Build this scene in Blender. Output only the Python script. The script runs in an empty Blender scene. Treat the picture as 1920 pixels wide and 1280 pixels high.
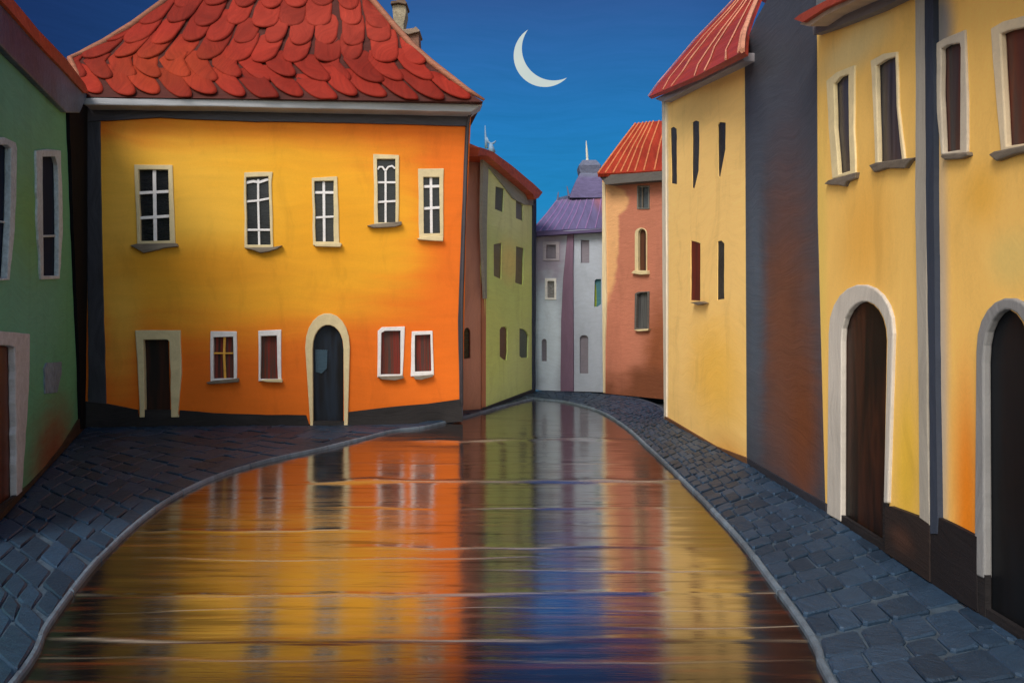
import bpy, bmesh, math, random
from mathutils import Vector, noise as mnoise
R = math.radians
random.seed(7)
sc = bpy.context.scene
C = sc.collection
F, CX, HY, H = 1500.0, 960.0, 600.0, 2.4      # focal length in photo pixels, horizon row, eye height in metres
EYE = Vector((0, 0, H))

# ------------------------------------------------------------ placing helpers
def ray(px, py): return Vector(((px - CX) / F, 1.0, (HY - py) / F))
def ground(px, py, z=0.0): return EYE + ray(px, py) * ((H - z) * F / (py - HY))
def at_depth(px, py, d): return EYE + ray(px, py) * d
def at_x(px, py, X):
    r = ray(px, py); return EYE + r * (X / r.x)

class Facade:
    """a vertical plane standing on the ground from P0 (left) to P1 (right)"""
    def __init__(s, P0, P1):
        s.P0, s.P1 = Vector(P0), Vector(P1)
        s.u = (s.P1 - s.P0).normalized(); s.u.z = 0
        n = Vector((-s.u.y, s.u.x, 0)).normalized()
        if n.dot(EYE - s.P0) < 0: n = -n
        s.n = n; s.back = -n; s.deep = None
    def at(s, p, off=0.0):
        r = ray(*p)
        t = (s.n.dot(s.P0 - EYE) + off) / s.n.dot(r)
        return EYE + r * t
    def sz(s, p):
        q = s.at(p); return (q.dot(s.u), q.z)

# ------------------------------------------------------------ object helpers
def obj(name, bm, m, parent=None, bevel=0.0, smooth=False, recalc=True):
    if recalc: bmesh.ops.recalc_face_normals(bm, faces=bm.faces)
    me = bpy.data.meshes.new(name); bm.to_mesh(me); bm.free()
    if smooth:
        for p in me.polygons: p.use_smooth = True
    me.materials.append(m)
    o = bpy.data.objects.new(name, me); C.objects.link(o)
    if parent is not None:
        o.parent = parent
        if parent.type == 'EMPTY': o.location = -parent.location
    if bevel:
        b = o.modifiers.new('bevel', 'BEVEL'); b.width = bevel; b.segments = 2; b.limit_method = 'ANGLE'; b.angle_limit = R(50)
    return o
def thing(name, loc, label, cat, group=None):
    o = bpy.data.objects.new(name, None); C.objects.link(o)
    o.location = Vector(loc); o.empty_display_size = .3
    o['label'] = label; o['category'] = cat
    if group: o['group'] = group
    return o
def struct(name, bm, m, kind='structure', label=None, **k):
    o = obj(name, bm, m, **k); o['kind'] = kind
    if label: o['label'] = label
    return o

def wob(poly, amp=.8, step=26, seed=0.0):
    """hand-drawn edge: subdivide and nudge each point a little"""
    out = []
    n = len(poly)
    for i in range(n):
        a, b = poly[i], poly[(i + 1) % n]
        L = math.hypot(b[0]-a[0], b[1]-a[1]); k = max(1, int(L / step))
        for j in range(k):
            t = j / k
            x, y = a[0] + (b[0]-a[0])*t, a[1] + (b[1]-a[1])*t
            v = mnoise.noise_vector(Vector((x*.043+seed, y*.043, seed*3.1)))
            w = mnoise.noise_vector(Vector((x*.19+seed, y*.19, seed*1.7)))
            out.append((x + (v.x*1.6 + w.x*.5)*amp, y + (v.y*1.3 + w.y*.4)*amp))
    return out
def grow(poly, d):
    cx = sum(p[0] for p in poly)/len(poly); cy = sum(p[1] for p in poly)/len(poly)
    out = []
    for x, y in poly:
        dx, dy = x-cx, y-cy
        out.append((x + d*(1 if dx > 0 else -1)*min(1, abs(dx)/4), y + d*(1 if dy > 0 else -1)*min(1, abs(dy)/8)))
    return out
def arch(x0, x1, ytop, spring, yb0, yb1, lean=0.0, n=9, xb0=None, xb1=None):
    """round-headed outline, listed from bottom left over the crown to bottom right"""
    xb0 = x0 if xb0 is None else xb0; xb1 = x1 if xb1 is None else xb1
    pts = [(xb0, yb0)]
    cx, rx, ry = (x0+x1)/2, (x1-x0)/2, spring-ytop
    for i in range(n+1):
        a = math.pi*(1 - i/n)
        pts.append((cx + rx*math.cos(a) + lean*math.sin(a), spring - ry*math.sin(a)**.9 if 0 < i < n else spring))
    pts.append((xb1, yb1))
    return pts

def plate(fac, outer, holes=(), front=0.0, thick=.05, bm=None, reveal=None):
    """flat solid on a facade: outline (with holes) in photo pixels, standing `front` proud of it"""
    bm = bm or bmesh.new()
    rings = [outer] + list(holes)
    fr, edges = [], []
    for r in rings:
        vs = [bm.verts.new(fac.at(p, front)) for p in r]
        fr.append(vs)
        edges += [bm.edges.new((vs[i], vs[(i+1) % len(vs)])) for i in range(len(vs))]
    if holes:
        bmesh.ops.triangle_fill(bm, edges=edges, use_beauty=True, normal=fac.n)
    else:
        bm.faces.new(fr[0])
    bk = []
    for k, vs in enumerate(fr):
        dv = (fac.back if thick > 2 and k == 0 else -fac.n) * (thick if (k == 0 or reveal is None) else reveal)
        b2 = [bm.verts.new(v.co + dv) for v in vs]; bk.append(b2)
        for i in range(len(vs)):
            j = (i+1) % len(vs); bm.faces.new((vs[i], vs[j], b2[j], b2[i]))
    if reveal is None and holes:
        ed = [bm.edges.get((b[i], b[(i+1) % len(b)])) for b in bk for i in range(len(b))]
        bmesh.ops.triangle_fill(bm, edges=ed, use_beauty=True, normal=-fac.n)
    else:
        bm.faces.new(bk[0])
    return bm
def strip_poly(pts, w):
    """polyline with a width -> closed outline, in photo pixels"""
    L, Rr = [], []
    n = len(pts)
    for i, p in enumerate(pts):
        a = pts[max(0, i-1)]; b = pts[min(n-1, i+1)]
        dx, dy = b[0]-a[0], b[1]-a[1]; l = math.hypot(dx, dy) or 1
        nx, ny = -dy/l*w/2, dx/l*w/2
        L.append((p[0]+nx, p[1]+ny)); Rr.append((p[0]-nx, p[1]-ny))
    return L + Rr[::-1]
def bars(fac, lines, front=-.03, thick=.035):
    bm = bmesh.new()
    for i, (pts, w) in enumerate(lines):
        plate(fac, strip_poly(pts, w), front=front + i*.0031, thick=thick, bm=bm)
    return bm

def loft(rows, cols=24, thick=.08):
    """surface through rows of two or more points each"""
    bm = bmesh.new(); g = []
    for r in rows:
        line = []
        for i in range(cols+1):
            t = i/cols*(len(r)-1); k = min(int(t), len(r)-2); f = t-k
            line.append(bm.verts.new(r[k].lerp(r[k+1], f)))
        g.append(line)
    for a in range(len(g)-1):
        for i in range(cols): bm.faces.new((g[a][i], g[a][i+1], g[a+1][i+1], g[a+1][i]))
    return bm
def tube(bm, pts, rad, seg=6):
    prev = None
    for k, p in enumerate(pts):
        d = (pts[min(k+1, len(pts)-1)] - pts[max(k-1, 0)]).normalized()
        s = d.cross(Vector((.3, .9, .1))).normalized(); t = d.cross(s)
        r = rad[k] if isinstance(rad, (list, tuple)) else rad
        ring = [bm.verts.new(p + s*r*math.cos(2*math.pi*i/seg) + t*r*math.sin(2*math.pi*i/seg)) for i in range(seg)]
        if prev:
            for i in range(seg): bm.faces.new((prev[i], prev[(i+1) % seg], ring[(i+1) % seg], ring[i]))
        else: bm.faces.new(ring)
        prev = ring
    bm.faces.new(prev)

# ------------------------------------------------------------ materials
def lin(c):
    return tuple(((v/255)/12.92 if v/255 <= .04045 else ((v/255+.055)/1.055)**2.4) for v in c)
class NT:
    def __init__(s, m): s.nt = m.node_tree; s.n = s.nt.nodes; s.l = s.nt.links
    def new(s, t, **k):
        nd = s.n.new(t)
        for a, b in k.items(): setattr(nd, a, b)
        return nd
    def put(s, sock, v):
        if isinstance(v, bpy.types.NodeSocket): s.l.new(v, sock)
        else: sock.default_value = v
    def math(s, op, a, b=None, clamp=False):
        nd = s.new('ShaderNodeMath', operation=op, use_clamp=clamp); s.put(nd.inputs[0], a)
        if b is not None: s.put(nd.inputs[1], b)
        return nd.outputs[0]
    def vm(s, op, a, b=None):
        nd = s.new('ShaderNodeVectorMath', operation=op); s.put(nd.inputs[0], a)
        if b is not None: s.put(nd.inputs[1], b)
        return nd.outputs['Value'] if op in ('DOT_PRODUCT', 'LENGTH') else nd.outputs[0]
    def noise(s, vec, scale=1, detail=3, rough=.55, dist=0, color=False):
        nd = s.new('ShaderNodeTexNoise'); s.put(nd.inputs['Vector'], vec)
        nd.inputs['Scale'].default_value = scale; nd.inputs['Detail'].default_value = detail
        nd.inputs['Roughness'].default_value = rough; nd.inputs['Distortion'].default_value = dist
        return nd.outputs['Color' if color else 'Fac']
    def rng(s, v, a, b, c=0, d=1, smooth=True):
        nd = s.new('ShaderNodeMapRange', interpolation_type='SMOOTHSTEP' if smooth else 'LINEAR')
        s.put(nd.inputs[0], v)
        for i, x in zip((1, 2, 3, 4), (a, b, c, d)): nd.inputs[i].default_value = x
        return nd.outputs[0]
    def mix(s, f, a, b, mode='MIX'):
        nd = s.new('ShaderNodeMix', data_type='RGBA', blend_type=mode)
        s.put(nd.inputs[0], f)
        for i, c in ((6, a), (7, b)):
            s.put(nd.inputs[i], c if isinstance(c, bpy.types.NodeSocket) else tuple(c)[:3] + (1,))
        return nd.outputs[2]

def paint(name, col, axis=None, patches=(), var=.14, rough=.72, bump=.35, stroke=(1.3, 16), stroke_dir='h', island=0.0, k=1.0, spec=.2, swirl=.35):
    """oil-painted render: colour with brushed variation, coloured washes and a bristle relief.
       axis: horizontal unit vector of the wall (None: lies flat, x/y)
       patches: ((s,z), (rs,rz), colour, softness) in metres on the wall"""
    m = bpy.data.materials.new(name); m.use_nodes = True; t = NT(m)
    bs = t.n['Principled BSDF']
    tc = t.new('ShaderNodeTexCoord').outputs['Object']
    sep = t.new('ShaderNodeSeparateXYZ'); t.put(sep.inputs[0], tc)
    cmb = t.new('ShaderNodeCombineXYZ')
    if axis is None:
        t.put(cmb.inputs[0], sep.outputs[0]); t.put(cmb.inputs[1], sep.outputs[1])
    elif axis != '3d':
        t.put(cmb.inputs[0], t.vm('DOT_PRODUCT', tc, tuple(axis))); t.put(cmb.inputs[1], sep.outputs[2])
    Q = tc if axis == '3d' else cmb.outputs[0]
    # swirl the stroke direction slowly
    wn = t.noise(Q, .45, 2, color=True)
    wv = t.vm('MULTIPLY', t.vm('SUBTRACT', wn, (.5, .5, .5)), (swirl*3, swirl*3, 0))
    Qs = t.vm('ADD', Q, wv)
    a, b = stroke if stroke_dir == 'h' else stroke[::-1]
    S = t.vm('MULTIPLY', Qs, (a, b, 1) if axis != '3d' else (a, a, b))
    n1 = t.noise(S, 1.0, 5, .65, .3)
    n2 = t.noise(S, 3.1, 4, .7, .1)
    big = t.noise(Q, .7, 3)
    base = tuple(c*k for c in lin(col))
    c = base
    for i, (ctr, rad, pc, soft) in enumerate(patches):
        dn = t.noise(S, .45, 3, color=True)
        dv = t.vm('MULTIPLY', t.vm('SUBTRACT', dn, (.5, .5, .5)), (rad[0]*.55*min(1, .4+soft), rad[1]*.55*min(1, .4+soft), 0))
        dd = t.vm('SUBTRACT', t.vm('ADD', Q, dv), (ctr[0], ctr[1], 0))
        ln = t.vm('LENGTH', t.vm('DIVIDE', dd, (rad[0], rad[1], 1)))
        f = t.rng(ln, 1-soft, 1+soft*.6, 1, 0)
        c = t.mix(f, c, tuple(v*k for v in lin(pc)))
    v1 = t.rng(n1, .25, .75, 1-var, 1+var, False)
    v2 = t.rng(big, .25, .75, 1-var*.7, 1+var*.7, False)
    vv = t.math('MULTIPLY', v1, v2)
    grain = t.noise(tc, 38, 3, .7)
    vv = t.math('MULTIPLY', vv, t.rng(grain, .25, .75, .95, 1.05, False))
    if axis not in (None, '3d'):
        dr = t.noise(t.vm('MULTIPLY', Qs, (1.7, .45, 1)), 1, 5, .65, .5)
        vv = t.math('MULTIPLY', vv, t.rng(dr, .5, .68, 1, .90))
    if island:
        g = t.new('ShaderNodeNewGeometry')
        vv = t.math('MULTIPLY', vv, t.rng(g.outputs['Random Per Island'], 0, 1, 1-island, 1+island, False))
    cm = t.new('ShaderNodeCombineXYZ')
    for i in range(3): t.put(cm.inputs[i], vv)
    c = t.mix(1.0, c, cm.outputs[0], 'MULTIPLY')
    t.put(bs.inputs['Base Color'], c)
    t.put(bs.inputs['Roughness'], t.rng(n2, .2, .8, rough-.12, rough+.12, False))
    bs.inputs['Specular IOR Level'].default_value = spec
    hgt = t.math('ADD', t.math('ADD', n1, t.math('MULTIPLY', n2, .5)), t.math('MULTIPLY', grain, .35))
    bp = t.new('ShaderNodeBump'); bp.inputs['Strength'].default_value = bump; bp.inputs['Distance'].default_value = .02
    t.put(bp.inputs['Height'], hgt); t.put(bs.inputs['Normal'], bp.outputs[0])
    return m

def stripes(name, cols, axis, freq=6, rough=.5, k=1.0, bump=.3, spec=.2):
    """vertical streaks of several colours (curtains and plank doors)"""
    m = bpy.data.materials.new(name); m.use_nodes = True; t = NT(m); bs = t.n['Principled BSDF']
    tc = t.new('ShaderNodeTexCoord').outputs['Object']
    sep = t.new('ShaderNodeSeparateXYZ'); t.put(sep.inputs[0], tc)
    cmb = t.new('ShaderNodeCombineXYZ')
    t.put(cmb.inputs[0], t.math('MULTIPLY', t.vm('DOT_PRODUCT', tc, tuple(axis)), freq))
    t.put(cmb.inputs[1], t.math('MULTIPLY', sep.outputs[2], .25))
    n1 = t.noise(cmb.outputs[0], 1, 3, .6, .2)
    cr = t.new('ShaderNodeValToRGB'); t.put(cr.inputs[0], t.rng(n1, .28, .72, 0, 1, False))
    e = cr.color_ramp.elements
    for i, c in enumerate(cols):
        el = e[i] if i < 2 else e.new(1)
        el.position = i/(len(cols)-1); el.color = tuple(v*k for v in lin(c)) + (1,)
    t.put(bs.inputs['Base Color'], cr.outputs[0]); bs.inputs['Roughness'].default_value = rough; bs.inputs['Specular IOR Level'].default_value = spec
    bp = t.new('ShaderNodeBump'); bp.inputs['Strength'].default_value = bump; bp.inputs['Distance'].default_value = .02
    t.put(bp.inputs['Height'], n1); t.put(bs.inputs['Normal'], bp.outputs[0])
    return m

GLASS = paint('dark_window_glass', (22, 24, 30), (1, 0, 0), rough=.28, bump=.15, var=.3, spec=.5, k=.8)
GLASS2 = paint('smoky_window', (84, 80, 66), (1, 0, 0), rough=.5, bump=.15, var=.25)
TRIM = paint('cream_trim', (208, 192, 152), '3d', rough=.6, bump=.25, var=.12, stroke=(5, 5))
TRIMW = paint('white_trim', (222, 220, 222), '3d', rough=.6, bump=.5, var=.1, stroke=(5, 5))
GREYT = paint('rough_grey_trim', (172, 186, 192), '3d', rough=.7, bump=1.0, var=.3, stroke=(14, 14))
SILL = paint('grey_stone_sill', (122, 112, 100), '3d', rough=.6, bump=.6, var=.3, stroke=(3, 14))
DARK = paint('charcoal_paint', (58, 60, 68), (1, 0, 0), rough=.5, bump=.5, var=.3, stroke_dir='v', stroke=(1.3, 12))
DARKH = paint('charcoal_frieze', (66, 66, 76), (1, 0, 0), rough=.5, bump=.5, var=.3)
GREY = paint('grey_gutter_paint', (150, 153, 160), '3d', rough=.45, bump=.5, var=.2, stroke=(.8, 14))

STEP = paint('black_stone_step', (40, 38, 40), '3d', rough=.6, bump=.6, var=.3)
def window(parent, fac, inner, outer=None, glass=None, frame=None, sill=None, sillm=None, lines=(), barm=None, deep=.09, front=.032, seed=0, label=None):
    if fac.deep: deep = fac.deep; front = min(front, fac.deep*.6)
    bm = bmesh.new()
    hole = grow(inner, 1.5) if outer else inner
    vs0 = [fac.at(p, 0) - fac.n*(deep*.98) for p in grow(hole, 1)]
    bm.faces.new([bm.verts.new(v) for v in vs0])
    r = bmesh.ops.extrude_face_region(bm, geom=bm.faces[:])
    for v in [g for g in r['geom'] if isinstance(g, bmesh.types.BMVert)]: v.co -= fac.n*.03
    w = obj('window', bm, glass or GLASS, parent)
    if label: w['label'] = label
    if outer: obj('frame', plate(fac, outer, [inner], front=front, thick=front+deep*.9), frame or TRIM, w, bevel=.012)
    if lines: obj('glazing_bars', bars(fac, lines, front=-.02), barm or frame or TRIMW, w, bevel=.006)
    if sill:
        obj('sill', plate(fac, sill, front=.12 if not fac.deep else .05, thick=.16), sillm or SILL, w, bevel=.012)
    return hole

def rect(x0, y0, x1, y1): return [(x0, y1), (x0, y0), (x1, y0), (x1, y1)]

# =====================================================================================
# ORANGE HOUSE
# =====================================================================================
P0, P1 = ground(158, 802), ground(868, 789)
fo = Facade(P0, P1)
oh = thing('town_house', (P0+P1)/2, 'big orange and yellow house with a red scale-tiled hipped roof, facing the street', 'house')
def po(x, y, rx, ry, col, soft=.7):
    """a wash given by its centre and half size in photo pixels"""
    c = fo.sz((x, y)); e = fo.sz((x+rx, y-ry)); return (c, (abs(e[0]-c[0]), abs(e[1]-c[1])), col, soft)
mo = paint('orange_house_limewash', (220, 108, 28), fo.u, [
    po(470, 425, 385, 185, (230, 168, 42), .5), po(300, 420, 200, 150, (232, 180, 66), .8), po(640, 430, 120, 110, (228, 160, 38), .8),
    po(225, 480, 45, 220, (230, 176, 72), .8), po(400, 510, 200, 60, (216, 148, 36), .8), po(856, 420, 60, 330, (222, 110, 30), .8)], bump=.16, var=.06, swirl=.2, stroke=(.6, 5))
holes = []
holes.append(window(oh, fo, wob([(263,452),(259,318),(315,318),(318,451)], .6), wob([(257,458),(251,309),(323,309),(328,456)], .8), seed=1,
    sill=[(243,460),(256,457),(331,456),(333,462),(305,465),(297,468),(268,474),(257,467)],
    lines=[([(289,317),(291,452)],6.5), ([(259,362),(316,359)],5.5), ([(261,409),(318,405)],5.5)], frame=TRIM, barm=TRIMW))
holes.append(window(oh, fo, wob([(463,459),(461,332),(503,330),(507,459)], .6), wob([(458,465),(457,323),(511,322),(509,340),(512,464)], .8), seed=2,
    sill=[(459,465),(512,463),(529,460),(520,466),(505,471),(488,474),(472,468)],
    lines=[([(484,336),(484,380),(486,459)],4), ([(461,343),(475,340),(486,342),(503,336)],5), ([(461,378),(484,376),(505,372)],4), ([(462,431),(507,431)],4)], frame=TRIM, barm=TRIMW))
holes.append(window(oh, fo, wob([(592,453),(589,340),(625,339),(626,453)], .6), wob([(587,460),(584,334),(632,331),(637,459)], .8), seed=3,
    sill=[(587,458),(637,455),(641,457),(638,463),(592,462)], sillm=TRIM,
    lines=[([(607,340),(608,453)],5), ([(590,361),(626,361)],5), ([(591,408),(626,406)],4)], frame=TRIM, barm=TRIMW))
holes.append(window(oh, fo, wob([(709,417),(707,298),(741,298),(742,417)], .5), wob([(702,421),(700,289),(748,291),(748,420)], .8), seed=4,
    sill=[(688,423),(700,420),(753,415),(753,421),(740,425),(700,427)],
    lines=[([(723,318),(723,417)],4), ([(707,342),(742,342)],4), ([(708,379),(742,377)],4), ([(708,318),(711,313),(717,313),(722,320)],3.5), ([(723,320),(728,313),(735,311),(741,316)],3.5)], frame=TRIM, barm=TRIMW))
holes.append(window(oh, fo, wob([(795,438),(794,332),(824,332),(825,437)], .5), wob([(786,447),(784,317),(832,316),(831,447)], .7), seed=5,
    sill=[(782,447),(812,441),(831,444),(831,452),(810,451),(785,449)], sillm=TRIM,
    lines=[([(808,332),(809,437)],5), ([(794,350),(825,349)],5), ([(795,391),(825,389)],5)], frame=TRIM, barm=TRIMW))
curt = stripes('red_curtains', [(44, 32, 32), (84, 40, 32), (120, 40, 30), (64, 54, 50), (100, 44, 30), (36, 30, 34)], fo.u, freq=11)
holes.append(window(oh, fo, wob([(400,710),(400,632),(437,631),(438,709)], .5), wob([(394,717),(394,621),(444,621),(444,715)], .7), glass=curt, seed=6,
    sill=[(386,717),(398,714),(447,709),(447,716),(415,719),(390,720)], sillm=SILL,
    lines=[([(421,632),(420,665),(422,709)],4.5), ([(400,662),(437,662)],3)], frame=TRIMW, barm=paint('yellow_bars', (214, 160, 70), (1,0,0))))
holes.append(window(oh, fo, wob([(488,710),(489,630),(519,629),(521,710)], .5), wob([(485,714),(484,620),(527,618),(528,715)], .7), glass=curt, seed=7,
    sill=[(486,713),(500,711),(529,711),(529,717),(500,716)], sillm=TRIM, frame=TRIMW))
holes.append(window(oh, fo, wob([(714,702),(715,624),(722,620),(751,620),(751,702)], .4), wob([(708,707),(708,620),(716,613),(760,612),(755,707)], .6), glass=curt, seed=8,
    sill=[(708,706),(756,704),(757,709),(740,713),(715,711)], frame=TRIMW))
holes.append(window(oh, fo, wob([(778,697),(778,628),(807,627),(809,696)], .4), wob([(770,706),(772,621),(811,620),(814,703)], .6), glass=curt, seed=9,
    sill=[(776,706),(812,702),(812,706),(790,712),(778,711)], frame=TRIMW))
# doors
def door(parent, fac, leaf, frame, m, fm, front=.06, deep=.12, base=None, label=None, lab_step=True):
    if fac.deep: deep = fac.deep; front = .035
    bm = bmesh.new()
    bm.faces.new([bm.verts.new(fac.at(p) - fac.n*deep) for p in leaf])
    r = bmesh.ops.extrude_face_region(bm, geom=bm.faces[:])
    for v in [g for g in r['geom'] if isinstance(g, bmesh.types.BMVert)]: v.co -= fac.n*.05
    d = obj('door', bm, m, parent)
    if label: d['label'] = label
    if lab_step:
        xs_ = [p[0] for p in leaf]; l, r = leaf[0], leaf[-1]
        obj('threshold', plate(fac, [(l[0]-1, l[1]-15), (r[0]+2, r[1]-15), (r[0]+2, r[1]+3), (l[0]-1, l[1]+3)], front=front*.7, thick=front*.7+.02), STEP, d)
    obj('door_frame', plate(fac, frame, front=front, thick=front+deep*.95), fm, d, bevel=.015)
    return d
wood = stripes('dark_plank_door', [(22, 19, 21), (30, 24, 24), (58, 32, 24), (38, 27, 24), (20, 19, 21)], fo.u, freq=3.5)
d1 = [(270,783),(267,637),(316,636),(320,783)]
door(oh, fo, d1, wob([(262,782),(258,700),(253,619),(338,619),(340,700),(334,775),(336,782),(321,782),(319,700),(317,640),(313,636),(268,637),(270,700),(271,782)], .7), wood, TRIM)
holes.append(d1)
d2 = arch(586, 644, 609, 655, 804, 804)
fr2 = arch(572, 656, 587, 652, 804, 804, xb0=582, xb1=652, n=11)
in2 = arch(586, 644, 609, 655, 804, 804, n=11, xb0=587, xb1=645)
dd = door(oh, fo, d2, wob(fr2, .4, 60) + wob(in2, .2, 60)[::-1] if False else fr2 + in2[::-1], stripes('blue_black_door', [(13, 13, 17), (17, 19, 26), (28, 38, 52), (15, 16, 20), (12, 12, 15)], fo.u, freq=2.0, rough=.5), TRIM)
obj('glass_panel', plate(fo, [(592,697),(591,655),(614,656),(613,690),(603,700)], front=-.09, thick=.025), paint('blue_glass_reflection', (54, 76, 92), (1,0,0), rough=.3), dd)  # door pane with its blue reflection put into the colour
holes.append(d2)
wallo = wob([(160,803),(158,196),(300,196)], .0) + [(885,206),(874,420),(867,790)]
wallo = [(160,803),(158,190),(884,200),(874,420),(867,789)]
# split the outline at the thresholds: cut holes stay 1 px inside the outline
holes = [[(x, min(y, 798-(x-158)*.013)) for x, y in h] for h in holes]
obj('wall', plate(fo, wallo, holes, front=0, thick=7.0, reveal=.1), mo, oh)
pl = [(199,804),(199,757),(225,764),(258,768),(262,804)]
mplinth = paint('black_plinth_paint', (40, 38, 40), fo.u, rough=.6, bump=.6, var=.3)
bm = plate(fo, wob([(160,803),(160,752),(200,757),(258,768),(262,803)], .8), front=.05, thick=.07)
plate(fo, wob([(336,803),(337,769),(400,774),(500,778),(574,778),(581,803)], .8), front=.05, thick=.07, bm=bm)
plate(fo, wob([(653,803),(653,772),(720,764),(800,757),(864,748),(868,790)], .8), front=.05, thick=.07, bm=bm)
plate(fo, [(258,803),(258,781),(340,781),(340,803)], front=.045, thick=.06, bm=bm)
obj('plinth', bm, mplinth, oh)
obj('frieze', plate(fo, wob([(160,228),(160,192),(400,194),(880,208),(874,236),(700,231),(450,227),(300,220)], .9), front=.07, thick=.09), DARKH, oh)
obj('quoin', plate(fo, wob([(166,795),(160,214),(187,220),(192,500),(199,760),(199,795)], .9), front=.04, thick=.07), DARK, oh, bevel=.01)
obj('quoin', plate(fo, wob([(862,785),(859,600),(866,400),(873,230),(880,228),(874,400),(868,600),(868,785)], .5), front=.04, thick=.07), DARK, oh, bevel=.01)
obj('cornice', plate(fo, wob([(157,197),(155,183),(400,186),(700,190),(906,195),(892,204),(884,210),(700,206),(400,200)], .5), front=.5, thick=.62), GREY, oh, bevel=.03)
bm = bmesh.new()
tube(bm, [fo.at((893,202), .3), fo.at((886,208), .25), fo.at((880,218), .15), fo.at((877,235), .08), fo.at((873,330), .06), fo.at((866,560), .06), fo.at((866,760), .06)], .035, 8)
obj('downpipe', bm, paint('pipe_grey', (70, 68, 74), (1,0,0), rough=.4), oh, smooth=True)

# roof: concave hipped roof covered with big rounded scales
rr = [(188,157,906,17.35),(168,152,872,17.6),(148,146,846,17.85),(118,132,806,18.3),(86,196,770,18.8),(50,252,737,19.3),(0,318,694,20.0),(-60,375,655,20.8),(-130,420,620,21.7),(-200,455,590,22.5)]
def interp(v):
    v = max(0, min(len(rr)-1.001, v)); k = int(v); f = v-k
    a, b = rr[k], rr[k+1]
    return [a[i]+(b[i]-a[i])*f for i in range(4)]
def vrow(py):
    for k in range(len(rr)-1):
        if rr[k][0] >= py >= rr[k+1][0]: return k+(rr[k][0]-py)/(rr[k][0]-rr[k+1][0])
    return 0 if py > rr[0][0] else len(rr)-1.001
def roofS(u, py):
    y, l, r, d = interp(vrow(py))
    sag = 6*max(0, 1-abs(py-188)/60)*(1-((u-.5)*2)**2)*0
    return at_depth(l+(r-l)*u, y + (u*9-6)*max(0, min(1, (y+40)/228)) + sag, d + 1.05*u*max(0, 1-vrow(py)/7))
rows = [[roofS(i/20, y) for i in range(21)] for y in (188, 178, 168, 158, 148, 133, 118, 102, 86, 68, 50, 25, 0, -30, -60, -95, -130, -165, -200)]
bm = bmesh.new(); g = [[bm.verts.new(p) for p in r] for r in rows]
for a in range(len(g)-1):
    for i in range(20): bm.faces.new((g[a][i], g[a][i+1], g[a+1][i+1], g[a+1][i]))
# the other three slopes, closing the roof behind
bk = []
for k, r in enumerate(rows):
    f = k/(len(rows)-1); dep = 8.2*(1-f)+.3
    bk.append([bm.verts.new(r[-1]+Vector((-1.5*(1-f), dep, 0))), bm.verts.new(r[0]+Vector((.5*(1-f), dep, 0)))])
for a in range(len(g)-1):
    bm.faces.new((g[a][-1], bk[a][0], bk[a+1][0], g[a+1][-1]))
    bm.faces.new((bk[a][0], bk[a][1], bk[a+1][1], bk[a+1][0]))
    bm.faces.new((bk[a][1], g[a][0], g[a+1][0], bk[a+1][1]))
bm.faces.new([v for v in g[-1]] + [bk[-1][0], bk[-1][1]])
bm.faces.new([v for v in g[0]] + [bk[0][0], bk[0][1]])
roof = obj('roof', bm, paint('dark_red_roof_bed', (70, 30, 24), fo.u, rough=.6, bump=.6, var=.3), oh)
# scales
bm = bmesh.new(); rnd = random.Random(3)
py = 187.0; row = 0
while py > -196:
    y_, l_, r_, d_ = interp(vrow(py))
    wpx = 52 + rnd.uniform(-3, 3); hpx = 56
    n = max(2, int((r_-l_)/wpx))
    for i in range(-1, n+1):
        uc = (i+.5+(.5 if row % 2 else 0)+rnd.uniform(-.12, .12))/n
        if uc < .0 or uc > 1.0: continue
        hw = (.475+rnd.uniform(-.06, .05))/n
        hh = hpx*(1+rnd.uniform(-.12, .15))
        yb = py+rnd.uniform(-5, 5); lean = rnd.uniform(-.12, .12)*hw; wb_ = interp(vrow(min(188, yb)))
        pointy = rnd.uniform(.65, 1.25)
        def P(a, b, lift):
            y = max(-199, min(188, yb-b*hh)); wy = interp(vrow(y))
            u = uc+a*hw+lean*(b-.4); u = .5+(u-.5)*(.45+.55*(wb_[2]-wb_[1])/(wy[2]-wy[1]))
            u = max(0.0, min(1.0, u))
            return roofS(u, y) + Vector((0, -.93, .36))*lift
        out = []
        for kk in range(13):
            an = math.pi*kk/12
            a = -math.cos(an); b = .40*(1-math.sin(an)**pointy)
            out.append((a*(1-.06*(1-math.sin(an))), b))
        out += [(1.0, .7), (.9, 1.0), (-.9, 1.0), (-1.0, .7)]
        bl = rnd.uniform(.04, .085); tilt = rnd.uniform(-.03, .03)
        def lf(a, b, dome): return bl*(1-b*.85) + tilt*a + dome
        V1 = [bm.verts.new(P(a, b, lf(a, b, -.035))) for a, b in out]
        V2 = [bm.verts.new(P(a, b, lf(a, b, .0))) for a, b in out]
        V3 = [bm.verts.new(P(a*.84, .5+(b-.5)*.86, lf(a, b, .010))) for a, b in out]
        V4 = [bm.verts.new(P(a*.4, .5+(b-.5)*.45, lf(a, b, .014))) for a, b in out]
        m = len(out)
        for A, B in ((V1, V2), (V2, V3), (V3, V4)):
            for q in range(m): bm.faces.new((A[q], A[(q+1) % m], B[(q+1) % m], B[q]))
        bm.faces.new(V4)
    py -= 34 + rnd.uniform(-2, 2); row += 1
bmesh.ops.recalc_face_normals(bm, faces=bm.faces)
ti = obj('scale_tiles', bm, paint('red_scale_tiles', (126, 35, 24), fo.u, [po(300, 120, 120, 60, (142, 50, 26), .9), po(620, 20, 200, 60, (140, 48, 36), .9)], island=.24, rough=.75, spec=.15, bump=.5, var=.22, stroke_dir='v', stroke=(2.0, 9), swirl=1.2), roof, smooth=True, recalc=False)
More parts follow.
